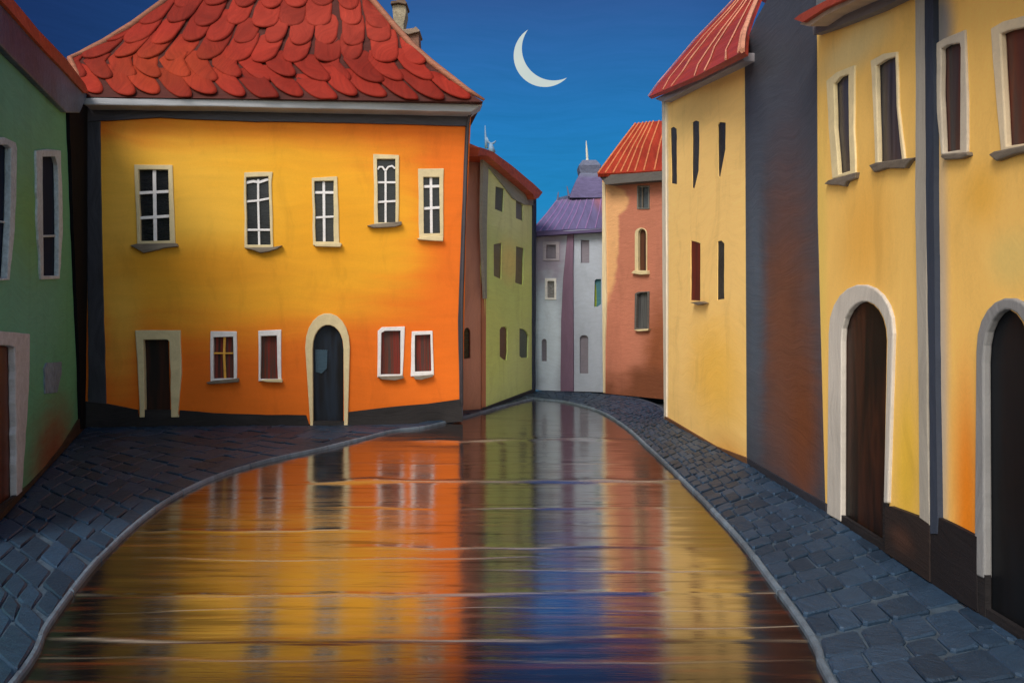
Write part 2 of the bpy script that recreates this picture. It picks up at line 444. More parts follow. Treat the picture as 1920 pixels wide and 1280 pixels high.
# hip rolls
bm = bmesh.new()
tube(bm, [roofS(1, y)+Vector((.02, .02, .05)) for y in (188, 170, 148, 118, 86, 50, 20, 0, -60, -130, -200)], [.03, .06, .07, .08, .08, .08, .08, .08, .08, .08, .06], 8)
tube(bm, [roofS(0, y)+Vector((-.02, .02, .05)) for y in (188, 170, 148, 118, 102, 86, 50, 20, 0, -60, -130, -200)], [.03, .05, .06, .07, .07, .08, .08, .08, .08, .08, .08, .06], 8)
obj('hip_tiles', bm, paint('hip_tile_orange', (140, 92, 72), fo.u, rough=.55, bump=.6, var=.3), roof, smooth=True)
# chimneys
def chim(fac_d, pts, deep, m, cap=None, capm=None):
    fc = Facade(Vector((-3, fac_d, 0)), Vector((0, fac_d, 0)))
    o = obj('chimney', plate(fc, wob(pts, .5, 12), front=0, thick=deep), m, roof, bevel=.015)
    if cap: obj('chimney_cap', plate(fc, wob(cap, .4, 12), front=.09, thick=deep+.18), capm, o, bevel=.015)
    return fc, o
st = paint('speckled_stone', (158, 148, 128), (1,0,0), rough=.8, bump=1.0, var=.4, stroke=(9, 9), k=.95)
chim(21.0, [(742,110),(738,50),(735,4),(760,4),(761,25),(757,45),(758,110)], .45, st,
     [(732,8),(733,2),(744,1),(747,-6),(757,-6),(760,2),(763,6),(760,9),(748,6)], paint('cap_brown', (105, 88, 76), (1,0,0), bump=.8, var=.3))
chim(20.6, [(764,118),(761,95),(762,62),(785,58),(787,122)], .5, paint('brown_brick', (126, 92, 78), (1,0,0), rough=.7, bump=.7, var=.25, stroke=(6, 14)),
     [(757,60),(756,55),(775,53),(780,50),(788,58),(786,60),(765,65)], paint('cap_brown_light', (140, 122, 108), (1,0,0), bump=.8, var=.3))

# =====================================================================================
# GREEN HOUSE (left)
# =====================================================================================
A, B = ground(0, 975), ground(158, 803)
A = A + (A-B)*.22
fg = Facade(A, B); fg.back = Vector((-1, .3, 0)); fg.deep = .05
gh = thing('town_house', (A+B)/2, 'green house at the left edge with grey slanting roof edge and tall rough-framed windows', 'house')
def pg(x, y, rx, ry, col, soft=.7):
    c = fg.sz((x, y)); e = fg.sz((x+rx, y-ry)); return (c, (abs(e[0]-c[0]), abs(e[1]-c[1])), col, soft)
KG = 1.0
mg = paint('green_house_paint', (88, 156, 122), fg.u, [pg(60, 560, 60, 120, (90, 156, 134)), pg(100, 850, 35, 120, (122, 78, 56), .9), pg(60, 380, 40, 90, (98, 156, 94), .9), pg(20, 120, 70, 70, (86, 150, 128), .9)], bump=.25, var=.1, k=KG)
gh_h = []
gd = stripes('green_house_dark_glass', [(26, 34, 50), (34, 42, 58), (28, 36, 52)], fg.u, freq=3, rough=.9, spec=0.02)
gh_h.append(window(gh, fg, wob([(-40,524),(-40,272),(14,272),(21,278),(20,400),(14,521)], .5), wob([(-46,530),(-46,259),(10,258),(30,268),(33,280),(29,420),(19,525)], 1.0, 12), glass=gd, frame=GREYT, lines=[([(-40,410),(20,418)],3.5)]))
gh_h.append(window(gh, fg, wob([(82,517),(80,294),(104,294),(109,310),(111,430),(110,517)], .5), wob([(77,524),(70,400),(69,283),(92,280),(115,283),(118,430),(112,523)], 1.0, 12), glass=gd, frame=GREYT, lines=[([(81,443),(111,442)],4)]))
def gbase(x, dy=-3): return 975 + (803-975)*(x/158.0) + dy
dl = [(-30, 988),(-30,644),(26,649),(29,700),(31,gbase(31, -1))]
door(gh, fg, dl, wob([(-30,646),(-30,622),(0,620),(57,626),(55,720),(50,800),(42,gbase(42, 0)),(32,gbase(32, 0)),(31,800),(28,652),(20,648)], .8, 14), stripes('red_brown_plank_door', [(44, 22, 15), (66, 30, 19), (88, 42, 28), (52, 26, 17)], fg.u, freq=4), paint('grey_door_surround', (186, 186, 190), (0,1,0), rough=.7, bump=.8, var=.2, stroke=(8, 8)))
gh_h.append([(-30, 984),(-30,644),(26,649),(29,700),(31,gbase(31, -6))])
obj('wall', plate(fg, [(-52, 1032),(-52,30),(0,82),(60,138),(110,186),(136,212),(158,214),(158,803)][0:], gh_h, front=0, thick=2.6, reveal=.1), mg, gh)
obj('corner_strip', plate(fg, wob([(152,804),(150,700),(138,430),(130,206),(166,196),(164,500),(160,803)], .5), front=.06, thick=.1), paint('black_gap_shade', (18, 18, 23), fg.u, spec=.05, rough=.9, bump=.5, var=.3, stroke_dir='v'), gh)  # black strip painted for the shade in the gap between the houses
obj('plinth', plate(fg, wob([(-50,1031),(-50,1022),(31,930),(60,905),(90,873),(120,835),(152,780),(158,780),(158,803)], .8), front=.04, thick=.08), paint('brown_dirt_plinth', (58, 42, 34), fg.u, bump=.5, var=.35), gh)
obj('hatch', plate(fg, wob([(85,738),(84,690),(88,680),(116,678),(116,700),(108,736)], .8, 8), front=.02, thick=.05), paint('blue_grey_hatch', (112, 132, 150), fg.u, bump=1.0, var=.35, stroke=(8, 6)), gh)
# raking grey bargeboard and the red tiles over it
obj('bargeboard', plate(fg, wob([(-52,-54),(0,6),(60,72),(110,126),(150,165),(164,178),(160,190),(150,212),(125,212),(60,146),(0,84),(-52,34)], .6), front=.09, thick=.14), paint('grey_bargeboard', (78, 98, 124), fg.u, [pg(30, 90, 60, 50, (50, 64, 88), .9)], rough=.5, bump=.6, var=.3, stroke=(5, 5)), gh, bevel=.02)
rf = obj('roof', plate(fg, wob([(-40,-72),(22,-4),(72,56),(125,112),(160,158),(167,176),(158,174),(112,124),(62,70),(8,8),(-52,-58)], .5), front=.13, thick=2.9), paint('rust_red_roof_edge', (166, 70, 44), fg.u, [pg(120, 120, 30, 40, (140, 76, 56), .8)], rough=.5, bump=.7, var=.3, stroke=(3, 9)), gh)

# =====================================================================================
# LIME HOUSE with brown side
# =====================================================================================
LB, LC = ground(911, 767), ground(1005, 733.5)
LA = ground(862, 769)
fb = Facade(LA, LB); fl = Facade(LB, LC); fl.deep = .04
lh = thing('town_house', LB, 'lime green house with a brown side wall and a drooping rust-red roof edge', 'house')
bw = [arch(870, 882, 614, 624, 673, 671, n=6)]
window(lh, fb, bw[0], glass=GLASS2 if False else GLASS)
mb = paint('brown_side_wall', (176, 126, 106), fb.u, [(fb.sz((875, 500)), (.5, 3), (182, 134, 116), .8)], bump=.4, stroke_dir='v', var=.1)
wb = bmesh.new()
plate(fb, [(862,769),(868,600),(872,286),(912,282),(911,767)], bw, front=0, thick=.5, reveal=.1, bm=wb)
obj('side_wall', wb, mb, lh)
def pll(x, y, rx, ry, col, soft=.7):
    c = fl.sz((x, y)); e = fl.sz((x+rx, y-ry)); return (c, (abs(e[0]-c[0]), abs(e[1]-c[1])), col, soft)
ml = paint('lime_paint', (212, 226, 146), fl.u, [pll(950, 440, 60, 20, (186, 206, 128)), pll(950, 560, 80, 60, (206, 226, 134)), pll(955, 390, 60, 35, (214, 222, 158)), pll(955, 490, 20, 35, (224, 212, 130), .8), pll(920, 640, 40, 100, (218, 232, 134))], bump=.3, var=.07)
g1 = paint('olive_brown_pane', (98, 88, 52), fl.u, [pll(950, 380, 60, 60, (96, 98, 80), .3)], bump=.2, var=.2, rough=.4)
g2 = paint('brown_pane', (104, 64, 34), fl.u, bump=.2, var=.2, rough=.4)
g3 = paint('green_grey_pane', (74, 84, 66), fl.u, bump=.2, var=.2, rough=.4)
lhh = []
for q, gm in (([(928,392),(929,349),(946,354),(944,399)], g3), ([(967,409),(967,374),(981,384),(981,415)], g1), ([(926,517),(926,458),(942,455),(940,524)], g1), ([(966,530),(968,461),(983,466),(981,535)], g1)):
    lhh.append(window(lh, fl, wob(q, .4, 20), glass=gm))
q = [(937,668),(937,618),(940,613),(948,612),(952,618),(952,660),(950,676),(944,674)]; lhh.append(window(lh, fl, q, glass=g2))
q = [(974,667),(974,615),(982,617),(988,622),(991,630),(990,670),(978,671)]; lhh.append(window(lh, fl, q, glass=g3))
obj('wall', plate(fl, [(911,767),(909,500),(912,284),(950,312),(1003,360),(1003,733.5)], lhh, front=0, thick=4.0, reveal=.05), ml, lh)
obj('eave_band', plate(fl, wob([(910,560),(904,420),(906,292),(914,287),(960,320),(1003,360),(1003,385),(985,384),(962,372),(948,352),(916,312),(913,420),(913,560)], .3), front=.05, thick=.08), paint('grey_green_band', (140, 144, 134), fl.u, bump=.4), lh)
obj('corner_strip', plate(fl, wob([(1000,735),(1000,500),(1000,362),(1006,366),(1005,500),(1004,733)], .3), front=.05, thick=.1), paint('navy_corner_strip', (52, 60, 78), fl.u, stroke_dir='v'), lh)
obj('corner_strip', plate(fb, wob([(903,768),(903,500),(906,300),(913,300),(911,500),(911,768)], .3), front=.05, thick=.1), paint('tan_corner_strip', (160, 106, 80), fb.u, stroke_dir='v'), lh)
obj('plinth', plate(fl, [(911,768),(911,764),(1003,729),(1005,734)], front=.07, thick=.1), paint('navy_plinth', (50, 52, 58), fl.u), lh)
mr = paint('rust_roof_edge', (168, 78, 50), fl.u, rough=.5, bump=.6, var=.3, stroke=(4, 8))
lr = obj('roof', plate(fl, wob([(896,292),(900,276),(912,280),(925,285),(960,311),(1000,344),(1018,361),(1010,371),(1004,374),(1000,364),(960,330),(916,293),(906,290)], .5, 12), front=.3, thick=4.6), mr, lh)
obj('roof', plate(fb, wob([(864,292),(866,262),(880,269),(900,277),(914,281),(912,292),(900,298),(876,297)], .4, 12), front=.22, thick=1.2), mr, lh)
obj('eave_trim', plate(fb, wob([(868,298),(868,281),(890,284),(912,288),(904,298),(880,299)], .3, 12), front=.26, thick=.3), paint('tan_eave', (164, 124, 94), fb.u), lh)
bm = bmesh.new()
tube(bm, [at_depth(*p, 22.6) for p in ((912,278),(911,262),(910,250),(909.5,235))], [.05, .035, .025, .008], 6)
tube(bm, [at_depth(*p, 22.6) for p in ((912,258),(915,266),(920,270),(926,268),(930,264))], [.03, .035, .035, .03, .012], 6)
tube(bm, [at_depth(*p, 22.6) for p in ((922,286),(920,270))], [.12, .05], 6)
obj('finial', bm, paint('blue_white_finial', (132, 164, 196), (1,0,0)), lr, smooth=True)

# =====================================================================================
# VIOLET-ROOFED HOUSE at the end of the street
# =====================================================================================
VA, VB = ground(996, 731), ground(1136, 735)
fv = Facade(VA, VB)
vh = thing('town_house', (VA+VB)/2, 'pale grey and mauve house with violet roof and small steeple, closing the street', 'house')
def pv(x, y, rx, ry, col, soft=.3):
    c = fv.sz((x, y)); e = fv.sz((x+rx, y-ry)); return (c, (abs(e[0]-c[0]), abs(e[1]-c[1])), col, soft)
mv = paint('mauve_grey_walls', (164, 174, 190), fv.u, [pv(1025, 470, 40, 75, (148, 142, 160), .5), pv(1028, 640, 26, 120, (206, 220, 234), .5)], bump=.35, var=.08, stroke=(4, 10))
vhh = []
mpane = paint('grey_mauve_pane', (124, 120, 132), fv.u, var=.1)
vhh.append(window(vh, fv, rect(1024,459,1042,485), rect(1018,453,1049,489), glass=mpane, frame=paint('mauve_frame', (166, 160, 170), fv.u)))
vhh.append(window(vh, fv, rect(1089,450,1105,493), glass=mpane))
vhh.append(window(vh, fv, rect(1026,527,1039,558), rect(1021.5,521.5,1043,562), glass=paint('speckled_pane', (140, 140, 140), fv.u, var=.5, stroke=(16,16)), frame=paint('bright_white_frame', (236, 236, 232), fv.u)))
vhh.append(window(vh, fv, arch(1015.5,1025,635,640,677,677,n=6), glass=mpane))
vhh.append(window(vh, fv, arch(1087,1103,628,634,700,700,n=6), glass=mpane))
vhh.append(window(vh, fv, [(1114,575),(1115,526),(1118,523),(1127,523),(1127,570),(1120,575)], glass=paint('teal_pane', (66, 112, 124), fv.u, [pv(1114, 560, 4, 30, (120, 140, 40))], var=.2)))
obj('wall', plate(fv, [(996,731),(998,436),(1140,428),(1136,735)], vhh, front=0, thick=4.5, reveal=.06), mv, vh)
obj('pilaster', plate(fv, wob([(1051,733),(1052,600),(1056,520),(1064,436),(1075,434),(1074,500),(1075,733)], .3), front=.1, thick=.12), paint('violet_brown_pilaster', (116, 94, 116), fv.u, stroke_dir='v', var=.1), vh)
mvr = paint('violet_roof_metal', (104, 98, 138), (1,0,0), [((2.2, 7.3), (.8, .5), (132, 118, 146), .9), ((3.2, 7.0), (.25, .8), (140, 96, 112), .8)], rough=.5, bump=.5, var=.25, stroke_dir='v', stroke=(1.5, 7))
dV = VA.y
r0 = [at_depth(994,437,dV-.35), at_depth(1065,433,dV-.35), at_depth(1142,430,dV-.35)]
r1 = [at_depth(1022,405,dV+1), at_depth(1080,402,dV+1), at_depth(1146,398,dV+1)]
r2 = [at_depth(1044,377,dV+2.5), at_depth(1090,374,dV+2.5), at_depth(1148,369,dV+2.5)]
r3 = [at_depth(1044,440,dV+5), at_depth(1090,440,dV+5), at_depth(1148,440,dV+5)]
o = obj('roof', loft([r0, r1, r2, r3], 20), mvr, vh); s = o.modifiers.new('thickness', 'SOLIDIFY'); s.thickness = .12; s.offset = 0
vroof = o
bm = bmesh.new()
for f in (.02, .13, .22, .31, .42, .5, .6, .71, .83, .93):
    def l3(r): 
        t = f*2; k = min(int(t), 1); return r[k].lerp(r[k+1], t-k)
    tube(bm, [l3(r0)+Vector((0,-.02,.06)), l3(r1)+Vector((0,-.02,.06)), l3(r2)+Vector((0,0,.06))], .022, 5)
obj('roof_seams', bm, paint('mauve_seam', (150, 120, 170), (1,0,0)), vroof)
obj('fascia', plate(fv, [(998,443),(998,435),(1070,433),(1140,428),(1140,434),(1070,438)], front=.3, thick=.3), paint('plum_fascia', (84, 74, 110), fv.u), vh)
bm = bmesh.new()
tx, td = 1104, dV+3.2
rings = [(378, 40, 1.0), (362, 34, .8), (345, 27, .6), (328, 18, .42), (322, 19.5, .44), (314, 20.5, .48), (306, 15, .36), (303, 13, .3)]
pr = None
for y, hw, hd in rings:
    a, b = at_depth(tx-hw, y, td), at_depth(tx+hw*(1.0), y, td)
    ring = [bm.verts.new(v) for v in (a+Vector((0,-hd,0)), b+Vector((0,-hd,0)), b+Vector((0,hd,0)), a+Vector((0,hd,0)))]
    if pr:
        for i in range(4): bm.faces.new((pr[i], pr[(i+1) % 4], ring[(i+1) % 4], ring[i]))
    pr = ring
bm.faces.new(pr)
stp = obj('steeple', bm, paint('violet_steeple_shingle', (96, 90, 126), (1,0,0), [((3.0, 8.25), (1.5, .45), (104, 110, 132), .4)], bump=.8, var=.25, stroke=(3, 12)), vroof, bevel=.03)
bm = bmesh.new()
tube(bm, [at_depth(*p, td) for p in ((1101,305),(1101,298),(1100,280),(1099,264))], [.1, .045, .04, .01], 6)
obj('spire', bm, paint('pale_spire', (206, 204, 190), (1,0,0)), stp)
bm = bmesh.new()
tube(bm, [at_depth(*p, dV+2.4) for p in ((1045,378),(1047,360))], [.05, .015], 5)
tube(bm, [at_depth(*p, dV+2.4) for p in ((1067,368),(1063,349))], [.05, .015], 5)
for i in range(9): tube(bm, [at_depth(1046+i*3.6, 377-i*.4, dV+2.45), at_depth(1046+i*3.9, 371-i*1.0, dV+2.45)], .035, 4)
obj('ridge_cresting', bm, paint('slate_cresting', (104, 106, 134), (1,0,0)), vroof)

# =====================================================================================
# PINK BRICK HOUSE
# =====================================================================================
KA, KB = ground(1131, 737), ground(1262, 750)
fp = Facade(KA, KB)
ph = thing('town_house', (KA+KB)/2, 'tall salmon pink brick house with a ribbed red metal roof', 'house')
def pp(x, y, rx, ry, col, soft=.3):
    c = fp.sz((x, y)); e = fp.sz((x+rx, y-ry)); return (c, (abs(e[0]-c[0]), abs(e[1]-c[1])), col, soft)
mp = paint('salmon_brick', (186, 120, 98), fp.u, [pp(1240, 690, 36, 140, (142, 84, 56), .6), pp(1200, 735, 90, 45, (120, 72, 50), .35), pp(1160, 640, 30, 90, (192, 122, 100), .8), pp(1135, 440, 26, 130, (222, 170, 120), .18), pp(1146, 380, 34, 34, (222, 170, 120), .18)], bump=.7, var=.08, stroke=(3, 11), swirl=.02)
phh = []
slate = paint('slate_pane', (86, 94, 100), fp.u, var=.2, rough=.3)
phh.append(window(ph, fp, rect(1196,351,1215,390), rect(1194,348,1217,392), glass=slate, frame=paint('thin_dark_frame', (120, 118, 112), fp.u), lines=[([(1204,351),(1204,390)],2)], barm=SILL))
phh.append(window(ph, fp, arch(1196,1211,429,440,508,508,n=7), arch(1190,1212.5,427,438,510,510,n=7), glass=stripes('dark_drape', [(44,34,32),(92,58,44),(36,30,32)], fp.u, freq=8), frame=TRIM,
    sill=[(1183,512),(1188,507),(1213,507),(1214,514),(1200,515)], sillm=TRIM))
phh.append(window(ph, fp, [(1192,615),(1194,552),(1200,549),(1213,548),(1213,615)], [(1189,618),(1190,550),(1196,547),(1217,546),(1216,618)], glass=stripes('black_grey_drape', [(40,40,44),(88,90,92),(34,34,38)], fp.u, freq=4), frame=paint('slate_frame', (96, 92, 90), fp.u),
    sill=[(1188,618),(1216,616),(1214,620),(1195,621)], sillm=TRIM))
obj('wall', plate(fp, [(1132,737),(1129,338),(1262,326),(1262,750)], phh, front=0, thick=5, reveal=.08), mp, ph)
obj('corner_strip', plate(fp, wob([(1130.5,736),(1129,560),(1129,342),(1134,342),(1137,560),(1134,650),(1133,736)], .2), front=.05, thick=.08), paint('cream_corner', (222, 206, 170), fp.u, stroke_dir='v'), ph)
obj('cornice', plate(fp, wob([(1122,329),(1190,325),(1262,319),(1262,336),(1190,341),(1136,346),(1130,338)], .3), front=.4, thick=.45), paint('dark_grey_cornice', (96, 94, 92), fp.u), ph)
dP = KA.y
mred = paint('red_metal_roof', (150, 52, 32), (1,0,0), [], rough=.45, bump=.6, var=.35, stroke_dir='v', stroke=(1.5, 5), swirl=.1)
r0 = [at_depth(1121,329,dP-.6), at_depth(1190,326,dP-1.2), at_depth(1275,320,dP-1.9)]
r1 = [at_depth(1157,280,dP+.6), at_depth(1205,277,dP+.2), at_depth(1278,273,dP-.4)]
r2 = [at_depth(1191,235,dP+1.9), at_depth(1225,231,dP+1.6), at_depth(1280,228,dP+1.2)]
r3 = [at_depth(1191,330,dP+5), at_depth(1225,330,dP+5), at_depth(1280,330,dP+5)]
o = obj('roof', loft([r0, r1, r2, r3], 16), mred, ph); s = o.modifiers.new('thickness', 'SOLIDIFY'); s.thickness = .12; s.offset = 0
proof = o
bm = bmesh.new()
for f in (.0, .1, .21, .31, .4, .5, .6, .72):
    def l3(r):
        t = f*2; k = min(int(t), 1); return r[k].lerp(r[k+1], t-k)
    tube(bm, [l3(r0)+Vector((0,-.02,.07)), l3(r1)+Vector((0,-.02,.07)), l3(r2)+Vector((0,0,.07))], .03, 5)
obj('roof_seams', bm, paint('tan_seam', (196, 118, 78), (1,0,0), var=.3), proof)

# =====================================================================================
# RIGHT ROW
# =====================================================================================
XA0, XA1 = ground(1245, 785), ground(1400, 869)
XB1 = ground(1548, 960); XC1 = ground(1742, 1090); XD1 = Vector((XC1.x, 3.9, 0))
fa, f2, fc, fd = Facade(XA0, XA1), Facade(XA1, XB1), Facade(XB1, XC1), Facade(XC1, XD1)
for f_ in (fa, fc, fd): f_.deep = .035
fa.deep = .015
def pf(fac, x, y, rx, ry, col, soft=.7):
    c = fac.sz((x, y)); e = fac.sz((x+rx, y)); e2 = fac.sz((x, y-ry)); return (c, (abs(e[0]-c[0]), abs(e2[1]-c[1])), col, soft)
# A pale yellow
ah = thing('town_house', (XA0+XA1)/2, 'pale yellow house with narrow dark slit windows and a red ribbed roof', 'house')
ma = paint('pale_yellow_paint', (255, 214, 134), fa.u, [pf(fa, 1340, 700, 60, 110, (248, 198, 92), .9), pf(fa, 1249, 500, 5, 420, (226, 214, 190), .5), pf(fa, 1310, 200, 90, 50, (224, 190, 120), .8), pf(fa, 1370, 860, 50, 45, (236, 182, 98), .8)], bump=.28, var=.05, swirl=.5, stroke=(.8, 7))
slit = paint('charcoal_slit', (52, 52, 54), (0,1,0), var=.5, bump=.6, stroke=(10, 4), rough=.5)
redslit = stripes('red_brown_slit', [(44, 28, 24), (110, 36, 24), (60, 36, 32)], fa.u, freq=1.2)
ahh = []
for i, (q, gm) in enumerate((([(1259,344),(1257,241),(1263,238),(1269,242),(1269,346)], slit), ([(1298,352),(1298,230),(1304,226),(1311,228),(1310,320),(1302,354)], slit), ([(1347,330),(1346,235),(1350,229),(1361,230),(1360,280),(1350,334)], slit),
        ([(1295,563),(1295,451),(1304,453),(1313,456),(1313,564)], redslit), ([(1345,562),(1345,453),(1352,451),(1358,457),(1358,560)], slit))):
    ahh.append(window(ah, fa, wob(q, .5, 14, i), glass=gm))
bmw = plate(fa, [(1245,785),(1241,184),(1396,108),(1400,869)], ahh, front=0, thick=5, reveal=.04)
obj('wall', bmw, ma, ah)
obj('ledge', plate(fa, [(1294,567),(1312,565),(1320,568),(1308,572),(1300,569)], front=.1, thick=.14), SILL, ah)
obj('corner_strip', plate(fa, wob([(1245,785),(1242,500),(1241,190),(1247,188),(1249,500),(1249,787)], .2), front=.03, thick=.06), paint('cream_grey_corner', (214, 206, 190), fa.u, stroke_dir='v'), ah)
obj('plinth', plate(fa, wob([(1245,787),(1246,780),(1290,806),(1340,836),(1399,858),(1400,870)], .5), front=.04, thick=.08), paint('brown_plinth', (104, 74, 52), fa.u, stroke_dir='h', var=.3), ah)
obj('cornice', plate(fa, wob([(1227,186),(1300,146),(1394,99),(1394,116),(1300,162),(1242,192)], .3), front=.2, thick=.3), paint('mauve_grey_cornice', (142, 138, 146), fa.u), ah, bevel=.02)
rowsA = [((1219,184),(1398,101),3.42),((1238,158),(1399,82),3.62),((1262,130),(1402,62),3.95),((1308,76),(1411,34),4.45),((1355,28),(1424,2),4.95),((1398,-18),(1445,-45),5.5)]
RA = [[at_x(*a, X), at_x((a[0]+b[0])/2, (a[1]+b[1])/2+4, X), at_x(*b, X)] for a, b, X in rowsA]
RA2 = RA + [[p + Vector((4, 0, -2.2)) for p in RA[-1]]]
o = obj('roof', loft(RA2, 16), mred, ah); s = o.modifiers.new('thickness', 'SOLIDIFY'); s.thickness = .1; s.offset = 0
bm = bmesh.new()
for q, f in enumerate((0, .17, .29, .49, .62, .83, .97, 1)):
    def l3(r, g):
        t = max(0, min(1, g))*2; k = min(int(t), 1); return r[k].lerp(r[k+1], t-k)
    tube(bm, [l3(r, f+.05*mnoise.noise(Vector((q*3.3, i*.6, 0)))*(0 < q < 7))+Vector((-.05,-.0,.05)) for i, r in enumerate(RA)], [.01+.02*abs(mnoise.noise(Vector((q*5.1, i*1.3, 4)))) for i in range(len(RA))] if q < 7 else .045, 5)
obj('roof_seams', bm, paint('dusty_pink_seam', (198, 138, 112), (0,1,0), var=.3), o)
# B dark house
bh = thing('town_house', (XA1+XB1)/2, 'tall windowless dark slate and brown house wedged between yellow houses', 'house')
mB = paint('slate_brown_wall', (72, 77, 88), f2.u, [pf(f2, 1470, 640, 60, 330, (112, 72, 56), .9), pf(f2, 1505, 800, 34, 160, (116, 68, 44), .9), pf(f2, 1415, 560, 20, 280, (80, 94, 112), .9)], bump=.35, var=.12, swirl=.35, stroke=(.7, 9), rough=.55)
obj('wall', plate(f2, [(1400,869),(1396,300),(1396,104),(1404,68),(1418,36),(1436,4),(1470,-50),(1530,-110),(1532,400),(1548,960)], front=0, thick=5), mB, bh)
obj('plinth', plate(f2, wob([(1400,870),(1400,858),(1470,900),(1547,944),(1548,961)], .5), front=.03, thick=.06), paint('dark_blue_plinth', (48, 50, 60), f2.u), bh)
# C
ch = thing('town_house', (XB1+XC1)/2, 'yellow house with one arched door under two tall windows, next to the dark wall', 'house')
mc = paint('warm_yellow_paint', (255, 206, 114), fc.u, [pf(fc, 1620, 450, 50, 130, (246, 188, 90), .9), pf(fc, 1700, 880, 26, 150, (248, 200, 74), .8), pf(fc, 1600, 90, 80, 50, (240, 212, 146), .8), pf(fc, 1540, 500, 12, 300, (242, 206, 110), .8)], bump=.22, var=.05, stroke_dir='v', stroke=(.8, 4), swirl=.5)
pane = stripes('grey_brown_streaked_glass', [(40, 40, 46), (66, 64, 72), (60, 54, 56), (76, 72, 78), (44, 42, 46)], fc.u, freq=4, rough=.3)
chh = []
chh.append(window(ch, fc, wob([(1572,327),(1565,240),(1563,158),(1574,145),(1590,140),(1591,240),(1593,320)], .4), wob([(1560,336),(1553,240),(1549,152),(1568,136),(1602,122),(1601,240),(1604,326)], .6), glass=pane, frame=paint('cream_plaster_frame', (234, 216, 170), '3d', stroke=(3, 4), bump=.25),
    sill=[(1544,345),(1552,338),(1604,323),(1602,335),(1586,341),(1582,350),(1570,347),(1556,347)]))
chh.append(window(ch, fc, wob([(1646,304),(1643,200),(1642,124),(1660,112),(1678,107),(1680,200),(1690,299)], .4), wob([(1640,308),(1636,200),(1632,114),(1655,101),(1681,97),(1684,200),(1696,304)], .6), glass=pane, frame=paint('cream_plaster_frame', (234, 216, 176), '3d', stroke=(3, 4), bump=.25),
    sill=[(1628,310),(1640,305),(1690,298),(1715,295),(1704,303),(1695,316),(1660,316),(1638,323)]))
def cb(x, dy=0):
    # base line of the house on its plane
    a, b = (1548, 960), (1742, 1090); return a[1]+(b[1]-a[1])*(x-a[0])/(b[0]-a[0])+dy
dC = arch(1577, 1663, 565, 640, cb(1577, -1), cb(1655, -1), n=11, xb0=1576, xb1=1656)
frC = arch(1553, 1674, 533, 625, cb(1553, 0), cb(1664, -95), n=11, xb0=1550, xb1=1664)
obj('plinth', plate(fc, [(1655, cb(1655, 2)), (1655, cb(1655, -92)), (1662, cb(1662, -92)), (1662, cb(1662, 2))], front=.03, thick=.05), STEP, ch)
door(ch, fc, dC, frC + [(1656, cb(1664, -95))] + dC[1:-1][::-1] + [(1576, cb(1576, -1))], stripes('black_brown_door', [(12, 12, 14), (15, 14, 14), (20, 17, 16), (60, 34, 24), (18, 15, 14)], fc.u, freq=1.6), paint('pale_grey_arch', (202, 196, 188), fc.u, stroke_dir='v'))
chh.append([(x, min(y, cb(x, -4))) for x, y in dC])
obj('wall', plate(fc, [(1548,960),(1534,700),(1528,400),(1525,30),(1600,0),(1730,-60),(1736,400),(1742,1090)], chh, front=0, thick=5, reveal=.05), mc, ch)
obj('plinth', plate(fc, wob([(1659,cb(1659)),(1659,950),(1668,948),(1725,970),(1742,982),(1742,1090)], .6), front=.05, thick=.08), paint('brown_grey_plinth', (48, 40, 39), fc.u, [pf(fc, 1700, 1010, 24, 26, (74, 52, 44), .8)], var=.2), ch)
obj('corner_strip', plate(fc, wob([(1724,971),(1722,700),(1716,400),(1717,200),(1716,-60),(1733,-60),(1736,400),(1738,800),(1742,984)], .4), front=.05, thick=.09), paint('grey_cream_strip', (172, 166, 156), fc.u, stroke_dir='v'), ch)
obj('eave_shadow_strip', plate(fc, wob([(1524,66),(1524,40),(1600,2),(1690,-40),(1730,-60),(1730,-22),(1640,22),(1570,50)], .4), front=.12, thick=.14), paint('grey_eave_shadow', (116, 112, 116), fc.u), ch)  # grey strip standing in for the shadow under the eave
rc = obj('roof', plate(fc, wob([(1488,36),(1500,27),(1540,6),(1600,-26),(1740,-96),(1740,-74),(1600,-8),(1545,16),(1505,42)], .5), front=.4, thick=5.4), paint('brick_red_eave', (160, 68, 52), fc.u), ch)
obj('soffit_trim', plate(fc, wob([(1500,46),(1506,38),(1545,15),(1600,-10),(1700,-54),(1700,-40),(1600,4),(1545,30),(1518,50)], .4), front=.34, thick=.3), paint('beige_soffit', (178, 158, 140), fc.u), ch)
# D
dh = thing('town_house', (XC1+XD1)/2, 'nearest yellow house at the right edge with an arched black door and orange wash', 'house')
md = paint('golden_yellow_paint', (255, 204, 112), fd.u, [pf(fd, 1766, 700, 14, 460, (204, 184, 162), .9), pf(fd, 1812, 985, 30, 270, (244, 140, 34), .9), pf(fd, 1840, 360, 40, 60, (248, 190, 86), .9), pf(fd, 1900, 480, 60, 60, (240, 204, 120), .7), pf(fd, 1762, 60, 30, 80, (150, 144, 140), .6)], bump=.22, var=.05, stroke_dir='v', stroke=(.8, 4), swirl=.5)
pane2 = stripes('dark_glass_red_curtain', [(40, 42, 50), (66, 64, 70), (56, 52, 56), (104, 56, 44), (52, 48, 52)], fd.u, freq=3, rough=.3)
dhh = []
cpf = paint('cream_grey_plaster_frame', (206, 194, 176), '3d', stroke=(3, 4), bump=.25)
dhh.append(window(dh, fd, wob([(1768,286),(1763,180),(1764,92),(1775,85),(1798,81),(1800,90),(1799,281)], .4), wob([(1764,290),(1752,180),(1751,84),(1770,72),(1808,56),(1813,180),(1813,286)], .6), glass=pane2, frame=cpf,
    sill=[(1761,293),(1768,289),(1812,285),(1814,292),(1800,298),(1770,300)]))
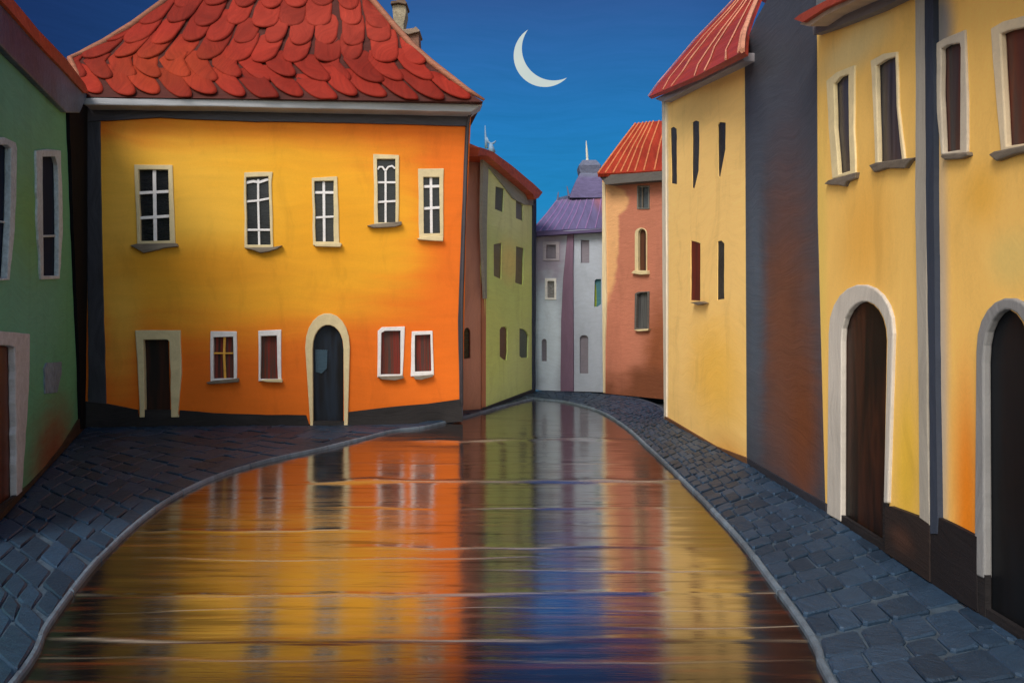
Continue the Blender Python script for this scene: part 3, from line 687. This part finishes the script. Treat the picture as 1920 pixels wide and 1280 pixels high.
dhh.append(window(dh, fd, wob([(1886,274),(1881,180),(1875,64),(1890,58),(1940,48),(1944,266)], .4), wob([(1876,284),(1866,180),(1856,54),(1880,40),(1960,18),(1962,270)], .6), glass=pane2, frame=paint('cream_frame_big', (228, 208, 176), '3d', stroke=(3, 4), bump=.25),
    sill=[(1852,290),(1862,284),(1960,264),(1966,276),(1900,290),(1866,302)]))
obj('plinth', plate(fd, [(1828, 1158), (1828, 1062), (1847, 1078), (1847, 1172)], front=.03, thick=.05), STEP, dh)
def db(x, dy=0):
    q = fd.P0.lerp(fd.P1, 0); d = fd.P0.x*F/(x-CX); return HY + H*F/d + dy
dD = arch(1843, 1932, 580, 680, db(1846, -2), db(1932, -2), n=11, xb0=1846, xb1=1932)
frD = arch(1829, 1950, 558, 660, db(1832, -70), db(1950, -70), n=11, xb0=1826, xb1=1950)
door(dh, fd, dD, frD + [(1932, db(1932, -70))] + dD[1:-1][::-1] + [(1845, db(1845, -70))], stripes('black_blue_door', [(14, 14, 16), (22, 25, 30), (15, 15, 18)], fd.u, freq=2), paint('blue_grey_arch', (140, 140, 142), fd.u, stroke_dir='v'))
dhh.append([(x, min(y, db(x, -6))) for x, y in dD])
x1 = CX + fd.P0.x*F/3.9
obj('wall', plate(fd, [(1742,db(1742)),(1740,600),(1735,-110),(x1,-420),(x1,db(x1))], dhh, front=0, thick=5, reveal=.05), md, dh)
obj('corner_strip', plate(fd, wob([(1744,1000),(1742,700),(1736,400),(1734,100),(1733,-100),(1749,-100),(1750,100),(1751,400),(1754,700),(1758,970),(1756,1000)], .4), front=.05, thick=.1), paint('navy_strip', (56, 64, 80), fd.u, stroke_dir='v'), dh)
obj('plinth', plate(fd, wob([(1742,db(1742)),(1742,984),(1760,970),(1790,984),(1824,1002),(1830,1006),(1832,db(1832))], .6), front=.04, thick=.08), paint('black_brown_plinth', (34, 31, 34), fd.u, var=.2), dh)
obj('plinth', plate(fd, [(1950,db(1950)),(1950,1080),(x1-8,1300),(x1-8,db(x1-8))], front=.04, thick=.08), paint('black_brown_plinth', (34, 31, 34), fd.u, var=.2), dh)
obj('roof', plate(fd, [(1700,-150),(1700,-120),(x1,-440),(x1,-520)], front=.5, thick=6), mred, dh)

# =====================================================================================
# GROUND, ROAD, PAVEMENTS
# =====================================================================================
bm = bmesh.new(); bmesh.ops.create_grid(bm, x_segments=4, y_segments=4, size=300, matrix=__import__('mathutils').Matrix.Translation((0, 100, -.2)))
struct('ground', bm, paint('dark_earth', (52, 56, 62), rough=.9), recalc=False)

ZR = -.045
def curve(pts, n=80, z=0.0):
    """smooth polyline through world points (Catmull-Rom), resampled evenly"""
    P = [Vector((p.x, p.y, z)) for p in pts]; P = [P[0]*2-P[1]] + P + [P[-1]*2-P[-2]]
    dense = []
    for i in range(1, len(P)-2):
        for j in range(16):
            t = j/16; a, b, c, d = P[i-1], P[i], P[i+1], P[i+2]
            dense.append(.5*((2*b)+(c-a)*t+(2*a-5*b+4*c-d)*t*t+(3*b-a-3*c+d)*t**3))
    dense.append(P[-2])
    L = [0]
    for i in range(1, len(dense)): L.append(L[-1]+(dense[i]-dense[i-1]).length)
    out = []; k = 0
    for i in range(n+1):
        s = L[-1]*i/n
        while k < len(L)-2 and L[k+1] < s: k += 1
        f = (s-L[k])/max(1e-6, L[k+1]-L[k]); out.append(dense[k].lerp(dense[k+1], f))
    return out
G = ground
kerbL = curve([Vector((-2.6, 2.0, 0)), G(22,1280), G(95,1160), G(195,1035), G(300,945), G(400,893), G(500,862), G(600,840), G(680,820), G(740,805), G(800,798), G(868,781), G(940,761), G(1000,746)], 160)
wallL = curve([Vector((-4.6, 2.0, 0)), G(-230,1260), G(-50,1035), G(0,975), G(60,909), G(110,854), G(158,803), G(300,800), G(450,799), G(650,798), G(740,797), G(800,792), G(868,775), G(930,758), G(1000,737)], 160)
kerbR = curve([Vector((1.75, 2.0, 0)), G(1562,1280), G(1532,1210), G(1490,1145), G(1440,1078), G(1390,1012), G(1330,948), G(1270,888), G(1215,837), G(1170,797), G(1120,768), G(1060,752), G(1010,747), G(985,744)], 160)
xr = XC1.x - .0
wallR = curve([Vector((xr, 2.0, 0)), Vector((xr, 5, 0)), XC1, G(1640,1026), XB1, G(1470,912), XA1, G(1320,827), XA0, G(1243,775), G(1230,760), G(1180,745), G(1080,736), G(1010,734), G(960,731)], 160)

def pavement(name, K, W, m, lift):
    bm = bmesh.new(); n = len(K); ext = 1.2
    top = []
    for a, b in zip(K, W):
        dirv = (b-a); dirv = dirv.normalized() if dirv.length > 1e-3 else Vector((0, 1, 0))
        top.append((bm.verts.new(a+Vector((0, 0, -.008))), bm.verts.new(b+dirv*.25+Vector((0, 0, -.008))), bm.verts.new(a+Vector((0, 0, -.3)))))
    for i in range(n-1):
        bm.faces.new((top[i][0], top[i+1][0], top[i+1][1], top[i][1]))
        bm.faces.new((top[i][0], top[i][2], top[i+1][2], top[i+1][0]))
    return struct(name, bm, m)
mort = paint('pale_mortar', (66, 82, 98), rough=.5, bump=.6, var=.35, stroke=(6, 6))
pavement('pavement', kerbL, wallL, mort, 0)
pavement('pavement', kerbR, wallR, mort, 0)

def stones(name, K, W, m, size=.44, seed=1, edge=.16, label='', jit=.10, skip=0.0):
    """setts laid in courses between the kerb line K and the wall line W"""
    rd = random.Random(seed); bm = bmesh.new()
    def S(s, w):  # s along 0..1, w metres from the kerb
        t = s*(len(K)-1); k = min(int(max(0, t)), len(K)-2); f = t-k
        a = K[k].lerp(K[k+1], f); b = W[k].lerp(W[k+1], f); l = (b-a).length
        return a.lerp(b, w/max(l, 1e-3)), l
    L = sum((K[i+1]-K[i]).length for i in range(len(K)-1))
    s = 0.0
    while s < 1:
        Ls = size*rd.uniform(.75, 1.25)/L
        mid = (s+Ls/2)
        if mid > 1: break
        _, wd = S(mid, 0)
        w = edge*rd.uniform(.98, 1.02)
        w_end = wd+.05
        while w < w_end-.05:
            ww = size*rd.uniform(.7, 1.35)
            if w+ww > w_end-.12: ww = w_end-w
            sk = rd.uniform(-.12, .12)*Ls
            q = [(s+sk, w), (s+Ls+sk, w), (s+Ls+sk, w+ww), (s+sk, w+ww)]
            g = .012
            cor = [S(max(0, min(1, a)), b)[0] for a, b in q]
            cen = sum(cor, Vector())/4
            cor = [c + Vector((rd.uniform(-1, 1), rd.uniform(-1, 1), 0))*jit*.16*size for c in cor]
            base_z = rd.uniform(-.006, .012); tx_, ty_ = rd.uniform(-.035, .035), rd.uniform(-.035, .035)
            def ring(shr, z):
                vs = []
                for i, c in enumerate(cor):
                    dd = (c-cen); l = dd.length or 1
                    for e in (-1, 1):   # two points per corner: rounded setts
                        o = cor[(i+e) % 4]; ed = (o-c); el = ed.length or 1
                        p = c + ed/el*min(el*.3, .035)
                        p = cen + (p-cen)*(1-shr/max(l, .05))
                        vs.append(bm.verts.new((p.x, p.y, z+(p.x-cen.x)*tx_+(p.y-cen.y)*ty_)))
                return vs
            a0, a1, a2 = ring(g, -.05), ring(g, base_z), ring(g+.022, base_z+.014)
            for A_, B_ in ((a0, a1), (a1, a2)):
                for i in range(8): bm.faces.new((A_[i], A_[(i+1) % 8], B_[(i+1) % 8], B_[i]))
            bm.faces.new(a2)
            w += ww
        s += Ls
    o = struct(name, bm, m)
    return o
ms = paint('blue_slate_setts', (33, 53, 74), rough=.5, bump=.7, var=.22, stroke=(5, 9), island=.3, spec=.3, swirl=1.0)
stones('cobbles', kerbL, wallL, ms, .5, 5, edge=.03)
stones('cobbles', kerbR, wallR, paint('blue_grey_setts', (40, 60, 82), rough=.5, bump=.9, var=.22, stroke=(5, 9), island=.3, spec=.3, swirl=1.0), .34, 9, edge=.045)

def kerb(K, m, side, w=.14):
    bm = bmesh.new(); rd = random.Random(2); st_n = 7
    for s0 in range(0, len(K)-1, st_n):
        prev = None; last = min(s0+st_n, len(K)-1); jz = rd.uniform(-.005, .005); jw = rd.uniform(-.005, .006); jx = rd.uniform(-.004, .004)
        for i in range(s0, last+1):
            a = K[max(0, i-1)]; b = K[min(len(K)-1, i+1)]; d = (b-a).normalized(); nrm = Vector((-d.y, d.x, 0))*side
            c = K[i] + (d*.008 if i == s0 else (-d*.008 if i == last else Vector()))
            ring = [bm.verts.new(c+nrm*(x+jx)+Vector((0, 0, z))) for x, z in ((-.02, ZR-.05), (-.02, -.008+jz), (-.008, .008+jz), (.02, .012+jz), (w+jw, .006), (w+jw, -.05))]
            if prev:
                for j in range(5): bm.faces.new((prev[j], prev[j+1], ring[j+1], ring[j]))
            else: bm.faces.new(ring)
            prev = ring
        bm.faces.new(prev)
    return struct('kerb', bm, m, smooth=False)
mk = paint('pale_kerb_stone', (92, 108, 124), rough=.5, bump=.9, var=.35, island=.2, stroke=(6, 6), spec=.6)
kerb(kerbL, mk, 1, .02); kerb(kerbR, mk, -1, .03)

# wet road: gently rippled sheet
rip = [(825,790,1190,1.0),(903,590,1300,1.3),(950,640,1290,.8),(993,300,700,1.0),(1021,690,1330,1.1),(1050,280,1000,.6),(1071,930,1420,1.0),(1109,130,1520,1.4),(1175,1050,1560,.7),(1199,90,1540,1.5),(1236,60,1560,.8),(868,640,1180,.5),(1142,200,1450,.5)]
lines = []
for (py, xa, xb, s) in rip:
    d = (H-ZR)*F/(py-HY); lines.append((d, (xa-CX)/F*d, (xb-CX)/F*d, s))
def zroad(x, y):
    global glint_mask
    z = 0; glint_mask = 0.0
    for i, (d, xa, xb, s) in enumerate(lines):
        yy = d + (.024*d*mnoise.noise(Vector((x*.45+i*7, i*3.1, 0))) + .006*d*mnoise.noise(Vector((x*1.7+i*5, i*2.3, 7))))
        w = (.008 + .0011*d*d)*s*(.7+.6*mnoise.noise(Vector((x*1.1, i*5.0, 2))))
        w = max(w, .012)
        t = (y-yy)/w
        if abs(t) < 3:
            e = max(0, min(1, (x-xa)/.5+.5))*max(0, min(1, (xb-x)/.5+.5))
            glint_mask = max(glint_mask, math.exp(-((t+.4)*2.2)**2)*e*max(0, min(1, .3+2.2*mnoise.noise(Vector((x*.7+i*4.3, i*9.1, 1))))))
            z += .075*w*math.exp(-t*t)*e*s*min(1.35, .45+.07*d)
    z += .0035*mnoise.noise(Vector((x*.5, y*2.2, 5)))*min(1, .4+y/20)
    return z
bm = bmesh.new(); ys = []
y = 1.5
while y < 30: ys.append(y); y += .012 + .0016*max(0, y-4)
xs = [-7 + i*.16 for i in range(70)]
jl = bm.verts.layers.float.new('crest_glint'); g = []
for y in ys:
    line = []
    for x in xs:
        v = bm.verts.new((x, y, ZR+zroad(x, y))); v[jl] = glint_mask; line.append(v)
    g.append(line)
for a in range(len(g)-1):
    for i in range(len(xs)-1): bm.faces.new((g[a][i], g[a][i+1], g[a+1][i+1], g[a+1][i]))
def road_mat():
    m = bpy.data.materials.new('wet_road'); m.use_nodes = True; t = NT(m); bs = t.n['Principled BSDF']
    tc = t.new('ShaderNodeTexCoord').outputs['Object']
    S = t.vm('MULTIPLY', tc, (.55, 7.5, 1))
    n1 = t.noise(S, 1, 5, .65, .4)
    S2 = t.vm('MULTIPLY', tc, (1.4, 34, 1))
    n2 = t.noise(S2, 1, 3, .6)
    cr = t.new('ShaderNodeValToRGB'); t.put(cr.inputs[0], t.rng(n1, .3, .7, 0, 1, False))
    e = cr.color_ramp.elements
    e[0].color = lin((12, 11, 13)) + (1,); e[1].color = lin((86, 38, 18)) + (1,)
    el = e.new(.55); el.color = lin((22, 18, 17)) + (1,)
    at_ = t.new('ShaderNodeAttribute'); at_.attribute_name = 'crest_glint'
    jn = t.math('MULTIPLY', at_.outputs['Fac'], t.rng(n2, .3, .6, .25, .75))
    t.put(bs.inputs['Base Color'], t.mix(jn, cr.outputs[0], lin((176, 164, 146))))  # pale glints of the ripple crests painted into the road colour
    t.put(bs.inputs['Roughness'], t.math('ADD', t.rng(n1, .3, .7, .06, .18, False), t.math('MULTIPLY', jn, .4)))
    bs.inputs['IOR'].default_value = 3.6
    # the film of water thins out towards the kerbs near the viewer
    sp = t.new('ShaderNodeSeparateXYZ'); t.put(sp.inputs[0], tc)
    reach = t.math('ADD', t.math('MULTIPLY', sp.outputs[1], .43), -.55)
    wob_ = t.math('MULTIPLY', t.math('SUBTRACT', t.noise(t.vm('MULTIPLY', tc, (.35, 5.0, 1)), 1, 4, .6), .5), 3.6)
    lf_ = t.rng(t.math('ADD', t.math('ADD', sp.outputs[0], reach), wob_), -1.7, .1)
    rt_ = t.rng(t.math('ADD', sp.outputs[0], t.math('MULTIPLY', wob_, .35)), 1.75, 2.5, 1, 0)
    near = t.rng(t.math('ADD', sp.outputs[1], t.math('MULTIPLY', wob_, .5)), 5.2, 7.0, .15, 1)
    wet = t.math('MULTIPLY', t.math('MULTIPLY', lf_, rt_), near)
    stk = t.noise(t.vm('MULTIPLY', tc, (.5, 6.5, 1)), 1.3, 5, .7, .5)
    wet = t.math('MULTIPLY', wet, t.rng(stk, .34, .46, .5, 1))
    t.put(bs.inputs['Specular IOR Level'], t.rng(wet, 0, 1, .10, 1.0, False))
    bp = t.new('ShaderNodeBump'); bp.inputs['Strength'].default_value = .15; bp.inputs['Distance'].default_value = .02
    t.put(bp.inputs['Height'], t.math('ADD', n1, t.math('MULTIPLY', n2, .35))); t.put(bs.inputs['Normal'], bp.outputs[0])
    return m
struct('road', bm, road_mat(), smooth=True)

# =====================================================================================
# MOON
# =====================================================================================
bm = bmesh.new(); D = 260.0
outer, inner = [], []
def circ3(a, b, c):
    ax, ay = a; bx, by = b; cx, cy = c
    d = 2*(ax*(by-cy)+bx*(cy-ay)+cx*(ay-by))
    ux = ((ax*ax+ay*ay)*(by-cy)+(bx*bx+by*by)*(cy-ay)+(cx*cx+cy*cy)*(ay-by))/d
    uy = ((ax*ax+ay*ay)*(cx-bx)+(bx*bx+by*by)*(ax-cx)+(cx*cx+cy*cy)*(bx-ax))/d
    return ux, uy, math.hypot(ax-ux, ay-uy)
T0, T1 = (990, 56), (1063, 146)
def arcp(mid, n=28):
    x, y, r = circ3(T0, mid, T1)
    a0, am, a1 = (math.atan2(p[1]-y, p[0]-x) for p in (T0, mid, T1))
    while a0 < 0: a0 += 2*math.pi
    while am < 0: am += 2*math.pi
    while a1 < 0: a1 += 2*math.pi
    if a0 < am: a0 += 2*math.pi
    if a1 > am: a1 -= 2*math.pi
    return [(x+r*math.cos(a0+(a1-a0)*i/n), y+r*math.sin(a0+(a1-a0)*i/n)) for i in range(n+1)]
o_, i_ = arcp((977, 143)), arcp((991, 128))
fv0, fv1, md0, md1 = [], [], [], []
n = len(o_)
front = []
for k in range(n):
    a, b = Vector(o_[k]), Vector(i_[k]); c = (a+b)/2; wd = (a-b).length
    A_, B_, Cc = at_depth(a.x, a.y, D), at_depth(b.x, b.y, D), at_depth(c.x, c.y, D)
    front.append([bm.verts.new(p) for p in (A_, Cc+Vector((0, -wd*D/F*.35, 0)), B_, Cc+Vector((0, wd*D/F*.35, 0)))])
for k in range(n-1):
    for j in range(4): bm.faces.new((front[k][j], front[k][(j+1) % 4], front[k+1][(j+1) % 4], front[k+1][j]))
m = bpy.data.materials.new('moonlight'); m.use_nodes = True; t = NT(m); bs = t.n['Principled BSDF']
tc = t.new('ShaderNodeTexCoord').outputs['Object']
c = t.mix(t.noise(tc, .12, 4), lin((222, 226, 214)), lin((186, 206, 208)))
bs.inputs['Base Color'].default_value = (0, 0, 0, 1); bs.inputs['Roughness'].default_value = 1; bs.inputs['Specular IOR Level'].default_value = 0
t.put(bs.inputs['Emission Color'], c); bs.inputs['Emission Strength'].default_value = .95
mo_ = obj('moon', bm, m, smooth=True); mo_['label'] = 'thin pale crescent moon in the deep blue sky'; mo_['category'] = 'moon'

# =====================================================================================
# SKY, SUN, CAMERA
# =====================================================================================
SUN_EL, SUN_AZ = R(46), R(207)      # azimuth the light comes from, clockwise from +Y: behind the camera to the left
w = bpy.data.worlds.new('World'); sc.world = w; w.use_nodes = True; t = NT(w)
bg = t.n['Background']
tc = t.new('ShaderNodeTexCoord').outputs['Generated']
sep = t.new('ShaderNodeSeparateXYZ'); t.put(sep.inputs[0], tc)
swn = t.vm('MULTIPLY', t.vm('SUBTRACT', t.noise(tc, 2.2, 2, color=True), (.5, .5, .5)), (0, 0, .12))
st_ = t.noise(t.vm('MULTIPLY', t.vm('ADD', tc, swn), (4, 4, 46)), 1.8, 6, .72, .8)
ez = t.math('ADD', sep.outputs[2], t.math('MULTIPLY', t.math('SUBTRACT', st_, .5), .05))
cr = t.new('ShaderNodeValToRGB'); t.put(cr.inputs[0], ez)
e = cr.color_ramp.elements
e[0].position = 0; e[0].color = lin((60, 150, 200)) + (1,)
e[1].position = 1; e[1].color = lin((32, 52, 100)) + (1,)
for p, c in ((.15, (33, 132, 190)), (.24, (36, 120, 184)), (.32, (44, 104, 168)), (.38, (48, 88, 148)), (.5, (44, 74, 128))):
    el = e.new(p); el.color = lin(c) + (1,)
side = t.rng(t.math('ABSOLUTE', t.math('ADD', sep.outputs[0], -.03)), .12, .42, 0, 1)
col = t.mix(t.math('MULTIPLY', side, .9), cr.outputs[0], t.mix(.5, cr.outputs[0], lin((22, 52, 110))))
lft = t.rng(sep.outputs[0], -.55, -.2, .9, 0)
col = t.mix(t.math('MULTIPLY', side, .45), col, lin((27, 56, 108)))
col = t.mix(lft, col, lin((24, 46, 92)))
vr = t.rng(st_, .25, .75, .89, 1.11, False); cm = t.new('ShaderNodeCombineXYZ')
for i in range(3): t.put(cm.inputs[i], vr)
col = t.mix(1, col, cm.outputs[0], 'MULTIPLY')
sky = t.new('ShaderNodeTexSky', sky_type='NISHITA'); sky.sun_disc = False; sky.sun_elevation = SUN_EL; sky.sun_rotation = SUN_AZ
skc = t.mix(1, sky.outputs[0], (.30, .26, .205), 'MULTIPLY')
# the side of the sky the light comes from (behind the viewer) keeps the daylight sky, the far side is dusk
back = t.rng(sep.outputs[1], -.35, .1, 1, 0)
col = t.mix(back, col, skc)
t.put(bg.inputs[0], col); bg.inputs[1].default_value = 1.0

sl = bpy.data.lights.new('sun', 'SUN'); sl.energy = 2.4; sl.angle = R(28); sl.color = (1, .93, .82)
so = bpy.data.objects.new('sun', sl); C.objects.link(so)
dirv = Vector((math.sin(SUN_AZ)*math.cos(SUN_EL), math.cos(SUN_AZ)*math.cos(SUN_EL), math.sin(SUN_EL)))
so.rotation_euler = dirv.to_track_quat('Z', 'Y').to_euler()

cam = bpy.data.cameras.new('camera'); cam.sensor_width = 36; cam.lens = F/1920*36; cam.shift_y = (HY-640)/1920; cam.clip_end = 2000
co = bpy.data.objects.new('camera', cam); C.objects.link(co); co.location = EYE; co.rotation_euler = (R(90), 0, 0)
sc.camera = co
sc.view_settings.view_transform = 'Standard'; sc.view_settings.look = 'None'; sc.view_settings.exposure = 0; sc.view_settings.gamma = 1
sc.cycles.max_bounces = 5; sc.cycles.diffuse_bounces = 3; sc.cycles.glossy_bounces = 3; sc.cycles.use_denoising = True
